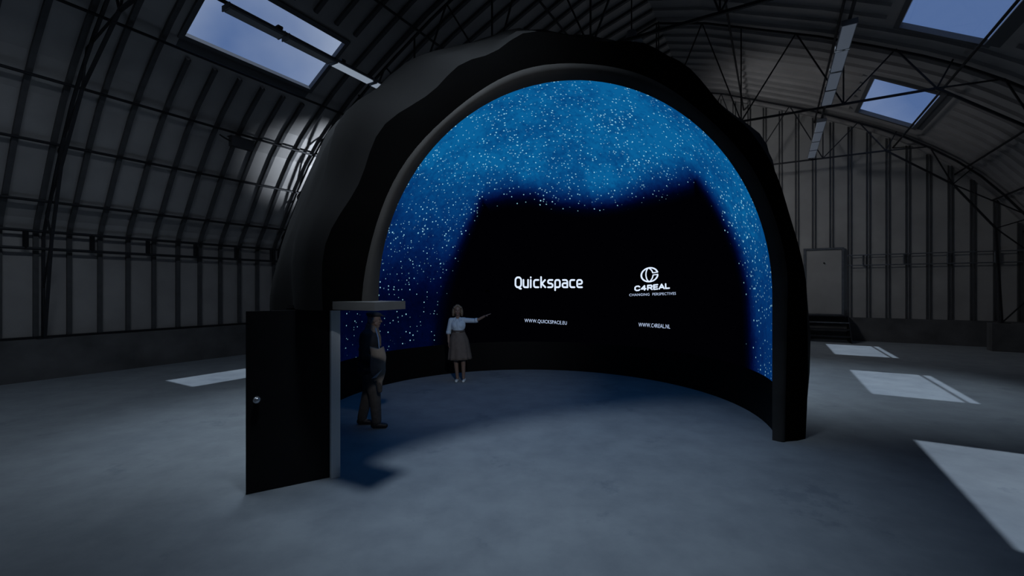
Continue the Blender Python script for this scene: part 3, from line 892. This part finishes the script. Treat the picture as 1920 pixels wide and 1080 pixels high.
def head(bm, c, f, s=1.0):
    """head volume; c centre, f facing unit vector"""
    f = Vector(f).normalized(); u = Vector((0,0,1)); r = f.cross(u).normalized()
    rz = math.atan2(f.y, f.x)
    ell(bm, c+u*.025*s-f*.008*s, (.098*s,.076*s,.098*s), rz)          # cranium
    ell(bm, c-u*.035*s+f*.022*s, (.066*s,.058*s,.078*s), rz)           # face
    ell(bm, c-u*.095*s+f*.050*s, (.028*s,.030*s,.024*s), rz)           # chin
    cap(bm, c-u*.052*s+f*.018*s-r*.045*s, c-u*.085*s+f*.042*s-r*.02*s, .022*s, .02*s)
    cap(bm, c-u*.052*s+f*.018*s+r*.045*s, c-u*.085*s+f*.042*s+r*.02*s, .022*s, .02*s)
    cap(bm, c+u*.012*s+f*.086*s, c-u*.028*s+f*.104*s, .0085*s, .0125*s)  # nose
    for e in (-1, 1):
        ell(bm, c-u*.03*s+f*.100*s+r*e*.010*s, (.010*s,.009*s,.008*s), rz)
        cap(bm, c+u*.024*s+f*.083*s+r*e*.012*s, c+u*.024*s+f*.074*s+r*e*.042*s, .008*s, .0075*s)   # brow
        ell(bm, c-u*.02*s+f*.066*s+r*e*.038*s, (.02*s,.018*s,.018*s), rz)  # cheek
        ell(bm, c-u*.005*s-f*.006*s+r*e*.078*s, (.018*s,.008*s,.030*s), rz)  # ear
    cap(bm, c-u*.061*s+f*.083*s-r*.018*s, c-u*.061*s+f*.083*s+r*.018*s, .0085*s, .0085*s)  # mouth
# ---- woman
wp = Vector((-1.15, 9.9, 0))
wom = empty('person', wp)
tag(wom, 'woman in a pale blue shirt and brown skirt, one arm stretched out towards the screen', 'person')
o = lambda x, y, z: wp+Vector((x, y, z))
# facing the camera (-y), slightly turned to the image right
fw = Vector((.12,-1,0)).normalized()
bm = bmesh.new()
hc = o(-.065,-.02,1.60)
head(bm, hc, fw, .98)
cap(bm, o(-.06,.0,1.38), o(-.063,-.01,1.53), .05, .047)
cap(bm, o(-.20,.01,1.375), o(.09,.01,1.39), .052, .052)
chain(bm, [o(-.055,.01,1.30), o(-.05,.005,1.15), o(-.045,.01,1.02), o(-.035,.01,.92)], [.12,.102,.115,.135])
ell(bm, o(-.055,0,1.26), (.155,.095,.16))
ell(bm, o(-.11,-.055,1.265), (.06,.05,.065)); ell(bm, o(-.005,-.055,1.27), (.06,.05,.065))
ell(bm, o(-.035,.01,.93), (.165,.115,.12))
# arm hanging (image left)
chain(bm, [o(-.215,.01,1.385), o(-.27,.02,1.10), o(-.262,-.04,.90)], [.048,.037,.024])
hand(bm, o(-.262,-.04,.90), (.06,-.06,-1), (-1,0,0), -1, .3, .95)
# arm reaching (image right)
chain(bm, [o(.105,.0,1.385), o(.36,-.05,1.375), o(.545,-.10,1.475)], [.046,.038,.024])
hand(bm, o(.545,-.10,1.475), (.85,-.12,.42), (-.35,-.1,.9), 1, .10, .95)
# legs
chain(bm, [o(-.11,.01,.90), o(-.105,-.0,.48), o(-.075,.03,.085)], [.092,.055,.034])
chain(bm, [o(.04,.01,.90), o(.06,-.01,.48), o(.065,.02,.085)], [.092,.055,.034])
ell(bm, o(-.105,.035,.36), (.048,.052,.11)); ell(bm, o(.06,.03,.36), (.048,.052,.11))
cap(bm, o(-.075,.03,.07), o(-.085,-.06,.035), .030, .02); cap(bm, o(.065,.02,.07), o(.08,-.07,.035), .030, .02)
body = fuse('body', bm, M['skin'], wom, .0065, 3)
# hair: soft wavy bob
bm = bmesh.new()
rw = fw.cross(Vector((0,0,1))).normalized()
ell(bm, hc+Vector((0,0,.042))-fw*.022, (.098,.098,.085))
for e in (-1, 1):
    chain(bm, [hc+rw*e*.07+Vector((0,0,.06))-fw*.0, hc+rw*e*.094+Vector((0,0,0))-fw*.0, hc+rw*e*.092+Vector((0,0,-.06))-fw*-.005, hc+rw*e*.098+Vector((0,0,-.105))], [.035,.030,.033,.024])
    cap(bm, hc+rw*e*.015+Vector((0,0,.108))+fw*.045, hc+rw*e*.07+Vector((0,0,.06))+fw*.05, .03, .026)
chain(bm, [hc-fw*.085+Vector((0,0,.04)), hc-fw*.098+Vector((0,0,-.03)), hc-fw*.088+Vector((0,0,-.10))], [.05,.055,.045])
for k in range(26):
    t = PI*k/25; p = hc-fw*.08*math.sin(t)+rw*math.cos(t)*.092
    chain(bm, [p+Vector((0,0,.03)), p+Vector((.006*math.sin(k*2),.004,-.04)), p+Vector((-.008*math.sin(k*3),0,-.11+.012*math.sin(k*1.7)))], [.016,.014,.009])
fuse('hair', bm, M['hair_blond'], wom, .006, 2)
for e in (-1, 1):
    bm = bmesh.new(); ball(bm, hc+fw*.079+rw*e*.028+Vector((0,0,.008)), .0085, 2); obj('eye', bm, M['eye'], wom, True)
bm = bmesh.new(); ell(bm, hc+fw*.091+Vector((0,0,-.06)), (.007,.021,.007), math.atan2(fw.y, fw.x)); obj('lips', bm, M['lips'], wom, True)
# shirt
bm = bmesh.new()
cap(bm, o(-.19,.01,1.375), o(.08,.01,1.385), .062, .062)
ell(bm, o(-.055,0,1.27), (.168,.112,.17))
ell(bm, o(-.11,-.05,1.26), (.078,.066,.085)); ell(bm, o(-.005,-.05,1.265), (.078,.066,.085)); ell(bm, o(-.055,-.045,1.27), (.08,.068,.09))
chain(bm, [o(-.055,.01,1.24), o(-.05,.005,1.13)], [.128,.120])
chain(bm, [o(-.213,.01,1.375), o(-.27,.02,1.115)], [.062,.055])
chain(bm, [o(.10,.0,1.378), o(.345,-.048,1.372)], [.060,.052])
sh = fuse('shirt', bm, M['shirt'], wom, .008, 3)
bm = bmesh.new(); tube(bm, [o(-.268,.02,1.135), o(-.272,.018,1.07)], [.058,.056], 20); obj('sleeve_cuff', bm, M['shirt'], sh, True)
bm = bmesh.new(); tube(bm, [o(.325,-.045,1.373), o(.385,-.055,1.385)], [.055,.052], 20); obj('sleeve_cuff', bm, M['shirt'], sh, True)
# collar
for e in (-1, 1):
    bm = bmesh.new()
    vs = [bm.verts.new(p) for p in (o(-.06,-.045,1.455)+Vector((e*.055,.03,0)), o(-.06,-.07,1.44)+Vector((e*.03,0,0)), o(-.06,-.115,1.36)+Vector((e*.045,0,0)), o(-.06,-.075,1.40)+Vector((e*.095,0,0)))]
    bm.faces.new(vs)
    cl = obj('collar_point', bm, M['shirt'], sh); sol = cl.modifiers.new('s', 'SOLIDIFY'); sol.thickness = .008
bm = bmesh.new(); tube(bm, [o(-.06,-.122,1.36), o(-.055,-.128,1.26), o(-.05,-.122,1.15)], .006, 6); obj('button_placket', bm, M['shirt'], sh)
# skirt: flared with pleats
bm = bmesh.new()
n = 64; rings = []
for i in range(13):
    f = i/12; z = 1.15-(1.15-.51)*f
    rx = .128+.06*min(1, f*3.2)+.075*f; ry = .105+.04*min(1, f*3)+.08*f
    cx = -.048+.03*f
    ring = []
    for k in range(n):
        t = 2*PI*k/n; pl = 1+.055*f*math.sin(t*11+1.5*math.sin(t*2))
        ring.append(bm.verts.new(o(cx+rx*pl*math.cos(t), .005+ry*pl*math.sin(t), z+.012*f*math.cos(t+.5))))
    rings.append(ring)
for i in range(12):
    for k in range(n): bm.faces.new((rings[i][k], rings[i][(k+1)%n], rings[i+1][(k+1)%n], rings[i+1][k]))
sk = obj('skirt', bm, M['skirt'], wom, True); sol = sk.modifiers.new('s', 'SOLIDIFY'); sol.thickness = .006
M['belt'] = mat('dark_waistband', (.06,.05,.045), .7)
bm = bmesh.new(); lathe(bm, [(1,0),(1.02,.012),(1.0,.035)], 40)
for v in bm.verts: v.co = Vector((v.co.x*.143, v.co.y*.136, v.co.z))+o(-.048,.005,1.128)
obj('waistband', bm, M['belt'], sk)
for px_, py_ in ((-.082, -.045), (.075, -.055)):
    bm = bmesh.new(); cap(bm, o(px_+.004,.045,.042), o(px_-.004,-.085,.034), .036, .034); 
    sh_ = fuse('shoe', bm, M['shoe_white'], wom, .007, 2)
    for v in sh_.data.vertices:
        zw = v.co.z
        if zw < .004: v.co.z = .004
# ---- man: side view, walking to the image right (+x)
mp_ = Vector((-2.10, 6.7, 0))
man = empty('person', mp_)
tag(man, 'man in a flat cap and dark jacket walking past the doorway, coat over his arm', 'person')
o = lambda x, y, z: mp_+Vector((x, y, z))
fm = Vector((1,.25,0)).normalized(); rm = fm.cross(Vector((0,0,1))).normalized()
hc = o(.02,.0,1.615)
bm = bmesh.new()
head(bm, hc, fm, 1.0)
cap(bm, o(-.03,.0,1.43), o(-.005,0,1.56), .06, .055)
cap(bm, o(-.05,-.17,1.42), o(-.05,.17,1.42), .06, .06)
chain(bm, [o(-.05,0,1.32), o(-.04,0,1.12), o(-.05,0,.96)], [.145,.135,.145])
ell(bm, o(-.05,-.0,1.28), (.13,.19,.19))
# near arm (camera side): elbow bent, forearm forward under the coat
chain(bm, [o(-.06,-.20,1.40), o(-.07,-.22,1.12), o(.05,-.20,1.03)], [.055,.045,.03])
hand(bm, o(.05,-.20,1.03), (1,.1,-.35), (0,-1,.2), -1, .5)
chain(bm, [o(-.05,.20,1.40), o(-.05,.22,1.12), o(.02,.19,.88)], [.055,.045,.03])
hand(bm, o(.02,.19,.88), (.2,-.05,-1), (0,1,0), 1, .4)
chain(bm, [o(-.03,-.09,.92), o(.045,-.09,.50), o(.07,-.08,.10)], [.10,.062,.045])
chain(bm, [o(-.06,.10,.92), o(-.11,.10,.50), o(-.20,.10,.10)], [.10,.062,.045])
cap(bm, o(.06,-.08,.07), o(.20,-.07,.04), .04, .032); cap(bm, o(-.20,.10,.07), o(-.07,.11,.04), .04, .032)
fuse('body', bm, M['skin'], man, .008, 3)
for e in (-1, 1):
    bm = bmesh.new(); ball(bm, hc+fm*.081+rm*e*.029+Vector((0,0,.008)), .0088, 2); obj('eye', bm, M['eye'], man, True)
M['grey_hair'] = mat('grey_hair', (.12,.115,.11), .7, 0, .3, 40, .4)
bm = bmesh.new(); 
for e in (-1, 1): cap(bm, hc-fm*.02+rm*e*.072+Vector((0,0,.02)), hc-fm*.05+rm*e*.066+Vector((0,0,-.04)), .022, .018)
ell(bm, hc-fm*.062+Vector((0,0,-.01)), (.045,.07,.06), math.atan2(fm.y, fm.x)); fuse('hair', bm, M['grey_hair'], man, .007, 2)
# flat cap
bm = bmesh.new()
ell(bm, hc+Vector((0,0,.088))-fm*.008, (.118,.098,.044), math.atan2(fm.y, fm.x), .10)
ell(bm, hc+Vector((0,0,.070))-fm*.012, (.106,.087,.036), math.atan2(fm.y, fm.x), .05)
ell(bm, hc+Vector((0,0,.066))+fm*.105, (.058,.062,.010), math.atan2(fm.y, fm.x), .22)
fuse('flat_cap', bm, M['cap'], man, .006, 3)
# jacket
bm = bmesh.new()
cap(bm, o(-.05,-.16,1.41), o(-.05,.16,1.41), .083, .083)
ell(bm, o(-.05,0,1.30), (.155,.215,.2))
for z, rx, ry in ((1.18,.165,.205),(1.06,.165,.20),(.95,.17,.205),(.86,.175,.21)): ell(bm, o(-.05,0,z), (rx,ry,.09))
chain(bm, [o(-.06,-.195,1.40), o(-.075,-.225,1.12), o(.02,-.205,1.05)], [.075,.066,.05])
chain(bm, [o(-.05,.195,1.40), o(-.05,.225,1.12), o(.0,.20,.95)], [.075,.066,.05])
jk = fuse('jacket', bm, M['jacket'], man, .009, 4)
bm = bmesh.new(); tube(bm, [o(.065,-.10,1.50), o(.115,-.13,1.36), o(.135,-.15,1.22), o(.14,-.14,1.10)], [.008,.011,.011,.008], 8); obj('lit_shirt_edge', bm, M['shirt_lit'], man, True)  # thin edge strip; the blue light on it is put into its colour
# scarf
bm = bmesh.new()
for dz, r_ in ((.0, .076), (.03, .072), (-.03, .088)):
    pts = [o(-.012,0,1.495)+Vector((r_*math.cos(2*PI*k/16), r_*math.sin(2*PI*k/16), dz-.03*math.cos(2*PI*k/16))) for k in range(17)]
    chain(bm, pts, [.024]*17)
chain(bm, [o(.06,-.03,1.47), o(.11,-.05,1.36), o(.12,-.06,1.24)], [.03,.026,.02])
fuse('scarf', bm, M['scarf'], man, .008, 2)
# trousers
bm = bmesh.new()
ell(bm, o(-.045,0,.93), (.15,.175,.13))
chain(bm, [o(-.03,-.085,.90), o(.05,-.09,.50), o(.075,-.08,.12)], [.115,.088,.072])
chain(bm, [o(-.06,.095,.90), o(-.11,.10,.50), o(-.20,.10,.12)], [.115,.088,.072])
for k, z in enumerate((.18, .25, .44, .55)):
    f = (z-.12)/.38; ell(bm, o(.075-.025*f,-.085,z), (.079+.006*(k%2), .078, .02), 0, .3)
fuse('trousers', bm, M['trousers'], man, .009, 3)
for a, b in ((o(.035,-.08,.055), o(.205,-.07,.04)), (o(-.235,.10,.055), o(-.065,.11,.04))):
    bm = bmesh.new(); cap(bm, a, b, .05, .037); ell(bm, a+Vector((.03,0,.02)), (.06,.043,.05))
    s_ = fuse('shoe', bm, M['shoe_dark'], man, .007, 2)
    for v in s_.data.vertices:
        if v.co.z < .004: v.co.z = .004
# coat draped over the forearm, with papers: held things
ct = empty('folded_coat', o(.13,-.2,1.1))
tag(ct, 'beige coat draped over the forearm of the man in the cap', 'coat')
bm = bmesh.new(); rings = []
for i in range(15):
    f = i/14; z = 1.235-.50*f
    w = .115-.03*abs(f-.35)-(.045*max(0, f-.65)/.35); t_ = .045+.02*math.sin(f*PI)
    cx = .135+.025*math.sin(f*2.5)+.01*math.sin(f*9)
    ring = []
    for k in range(28):
        a = 2*PI*k/28; fo = 1+.10*math.sin(a*5+f*3)*f
        zz = z+(.02*math.cos(a*2) if i == 0 else 0)-(.06*math.cos(a) if i == 14 else 0)+.03*f*math.sin(a*3)
        ring.append(bm.verts.new(o(cx+w*fo*math.cos(a), -.275+t_*fo*math.sin(a), zz)))
    rings.append(ring)
for i in range(14):
    for k in range(28): bm.faces.new((rings[i][k], rings[i][(k+1)%28], rings[i+1][(k+1)%28], rings[i+1][k]))
bm.faces.new(rings[0][::-1]); bm.faces.new(rings[-1])
cc_ = obj('coat_body', bm, M['coat'], ct, True)
bm = bmesh.new(); chain(bm, [o(.16,-.27,.80), o(.175,-.27,.70), o(.18,-.27,.61)], [.05,.045,.035]); fuse('coat_sleeve', bm, M['trousers'], ct, .008, 2)
pp = bmesh.new()
vs = [pp.verts.new(p) for p in (o(.085,-.355,.80), o(.16,-.36,.82), o(.235,-.345,.93), o(.20,-.35,.90))]
pp.faces.new(vs); po = obj('papers', pp, M['paper']); tag(po, 'white folded papers sticking out of the beige coat', 'papers')
so = po.modifiers.new('s', 'SOLIDIFY'); so.thickness = .006

# ------------------------------------------------------------------ added tripod lamp behind the dome (makes the glare on the left roof)
wl = empty('added_glare_lamp', H(11.2, 10.2, 0))
b0 = H(11.2, 10.2, 0)
for k in range(3):
    a = 2*PI*k/3; bm = bmesh.new(); tube(bm, [b0+Vector((0,0,1.0)), b0+Vector((.7*math.cos(a), .7*math.sin(a), .015))], .018, 8); obj('leg', bm, M['steel_mid'], wl)
bm = bmesh.new(); tube(bm, [b0+Vector((0,0,.7)), b0+Vector((0,0,3.9))], .022, 8); obj('pole', bm, M['steel_mid'], wl)
tgt = H(9.3, 12.9, 6.1); lp = b0+Vector((0,0,4.05)); ld = (tgt-lp).normalized()
bm = bmesh.new(); bar(bm, lp-ld*.16, lp-ld*.02, .34, .24); obj('lamp_head', bm, M['steel_dark'], wl)
tag(wl, 'added tripod lamp hidden behind the dome, making the glare on the left roof', 'work light')

# ------------------------------------------------------------------ lights
def area(name, loc, direction, sx, sy, power, col=(1,1,1), rz=None, spread=None):
    l = bpy.data.lights.new(name, 'AREA'); l.shape = 'RECTANGLE'; l.size = sx; l.size_y = sy; l.energy = power; l.color = col
    if spread: l.spread = spread
    o_ = bpy.data.objects.new(name, l); COL.objects.link(o_); o_.location = loc
    q_ = Vector(direction).to_track_quat('-Z', 'Y'); o_.rotation_mode = 'QUATERNION'; o_.rotation_quaternion = q_
    if rz is not None:
        o_.rotation_mode = 'XYZ'; o_.rotation_euler = (0, 0, rz)
    return o_
COOL = (.74,.87,1.0); P_ROW = 27
for u in (2.8,1.6,.4):  # soft fill from the added, unseen battens
    area('added_batten_light', H(u, LV, LZ-.04), (0,0,-1), 1.06, .22, P_ROW, COOL, rz=ROT)
def toH(x, y):
    p = Vector((x, y, 0)); return p.dot(UX), p.dot(VX)
def added_pendant(x, y, z, tx, ty, deg, power, label, blend=1.0, soft=.45, tz=0.):  # adds an out-of-sight pendant with a spot
    col = COOL if blend == 1 else (.93,.96,1)
    u, v = toH(x, y)
    pendant(u, label, v, z)
    l = bpy.data.lights.new('added_pendant_light', 'SPOT'); l.energy = power; l.color = col; l.spot_size = math.radians(deg); l.spot_blend = blend; l.shadow_soft_size = soft
    o_ = bpy.data.objects.new('added_pendant_light', l); COL.objects.link(o_); o_.location = (x, y, z-.02)
    o_.rotation_mode = 'QUATERNION'; o_.rotation_quaternion = Vector((tx-x, ty-y, tz-z)).to_track_quat('-Z', 'Y')
added_pendant(-3.4, 6.5, 8.3, -3.3, 7.0, 51, 1050, 'added pendant lamp brightening the floor left of the dome')
added_pendant(-.7, 2.9, 8.3, .4, 5.5, 57, 1250, 'added pendant lamp brightening the floor in front of the dome opening')
added_pendant(6.6, 9.3, 8.85, 7.0, 9.7, 56, 1900, 'added pendant lamp brightening the sunlit floor right of the dome')
added_pendant(4.9, 14.8, 8.1, 14.5, 19.0, 125, 400, 'added pendant lamp hidden behind the dome to brighten the end wall, nearer one', .7, .45, 4.2)
added_pendant(6.6, 18.0, 8.35, 8.5, 18.8, 140, 110, 'added pendant lamp hidden behind the dome, by the end wall', .6)
# added spot behind the camera, put there to brighten the woman
ss = Vector((1.5, -3.2, 6.0)); st_ = Vector((-.9, 9.4, 1.3)); sdv = (st_-ss).normalized()
sl = empty('added_spot', ss)
bm = bmesh.new(); tube(bm, [ss-sdv*.36, ss-sdv*.30, ss-sdv*.05, ss-sdv*.02], [.06,.11,.11,.13], 20); obj('lamp_head', bm, M['steel_dark'], sl)
bm = bmesh.new(); tube(bm, [ss-sdv*.2+Vector((-.14,0,0)), ss-sdv*.2+Vector((-.14,0,.3)), ss-sdv*.2+Vector((.14,0,.3)), ss-sdv*.2+Vector((.14,0,0))], .012, 8); obj('yoke', bm, M['steel_dark'], sl)
uu, vv = toH(ss.x, ss.y)
bm = bmesh.new(); tube(bm, [ss-sdv*.2+Vector((0,0,.3)), Vector((ss.x-sdv.x*.2, ss.y-sdv.y*.2, zprof(vv-VC)-.05))], .018, 8); obj('rod', bm, M['steel_dark'], sl)
tag(sl, 'added fill lamp hung behind the camera, aimed at the woman in the dome', 'spotlight')
l = bpy.data.lights.new('added_spot_beam', 'SPOT'); l.energy = 1300; l.color = (.9,.94,1); l.spot_size = math.radians(30); l.spot_blend = 1; l.shadow_soft_size = .12
o_ = bpy.data.objects.new('added_spot_beam', l); COL.objects.link(o_); o_.location = ss
o_.rotation_mode = 'QUATERNION'; o_.rotation_quaternion = sdv.to_track_quat('-Z', 'Y')
sp = bpy.data.lights.new('added_glare_beam', 'SPOT'); sp.energy = 1250; sp.color = (.78,.88,1); sp.spot_size = math.radians(52); sp.spot_blend = 1; sp.shadow_soft_size = .12
so = bpy.data.objects.new('added_glare_beam', sp); COL.objects.link(so); so.location = lp+ld*.03
so.rotation_mode = 'QUATERNION'; so.rotation_quaternion = ld.to_track_quat('-Z', 'Y')
sun = bpy.data.lights.new('sun', 'SUN'); sun.energy = 2.3; sun.angle = math.radians(.5); sun.color = (.86,.93,1)
sn = bpy.data.objects.new('sun', sun); COL.objects.link(sn)
sd_dir = (UX*0.0+VX*.12+Vector((0,0,-1))).normalized()
sn.rotation_mode = 'QUATERNION'; sn.rotation_quaternion = sd_dir.to_track_quat('-Z', 'Y'); sn.location = (0,0,30)
# sky
w = bpy.data.worlds.new('sky'); S.world = w; w.use_nodes = True; nt = w.node_tree; nt.nodes.clear()
out = nt.nodes.new('ShaderNodeOutputWorld'); bg = nt.nodes.new('ShaderNodeBackground')
tc = nt.nodes.new('ShaderNodeTexCoord'); nz = nt.nodes.new('ShaderNodeTexNoise'); nz.inputs['Scale'].default_value = 2.2; nz.inputs['Detail'].default_value = 5
rp = nt.nodes.new('ShaderNodeValToRGB'); rp.color_ramp.elements[0].position = .40; rp.color_ramp.elements[1].position = .72
rp.color_ramp.elements[0].color = lin(88,112,155); rp.color_ramp.elements[1].color = lin(168,178,196)
nt.links.new(tc.outputs['Generated'], nz.inputs['Vector']); nt.links.new(nz.outputs['Fac'], rp.inputs['Fac'])
nt.links.new(rp.outputs['Color'], bg.inputs['Color']); nt.links.new(bg.outputs[0], out.inputs[0]); bg.inputs['Strength'].default_value = 1.0
# ------------------------------------------------------------------ camera
cd = bpy.data.cameras.new('camera'); cd.sensor_width = 36; cd.lens = 36*830/1920; cd.clip_end = 200; cd.clip_start = .05
cam = bpy.data.objects.new('camera', cd); COL.objects.link(cam); cam.location = (0,0,2.1); cam.rotation_euler = (PI/2, 0, 0)
S.camera = cam
S.view_settings.view_transform = 'Standard'; S.view_settings.look = 'None'
S.view_settings.exposure = 0; S.view_settings.gamma = 1; S.view_settings.use_curve_mapping = False
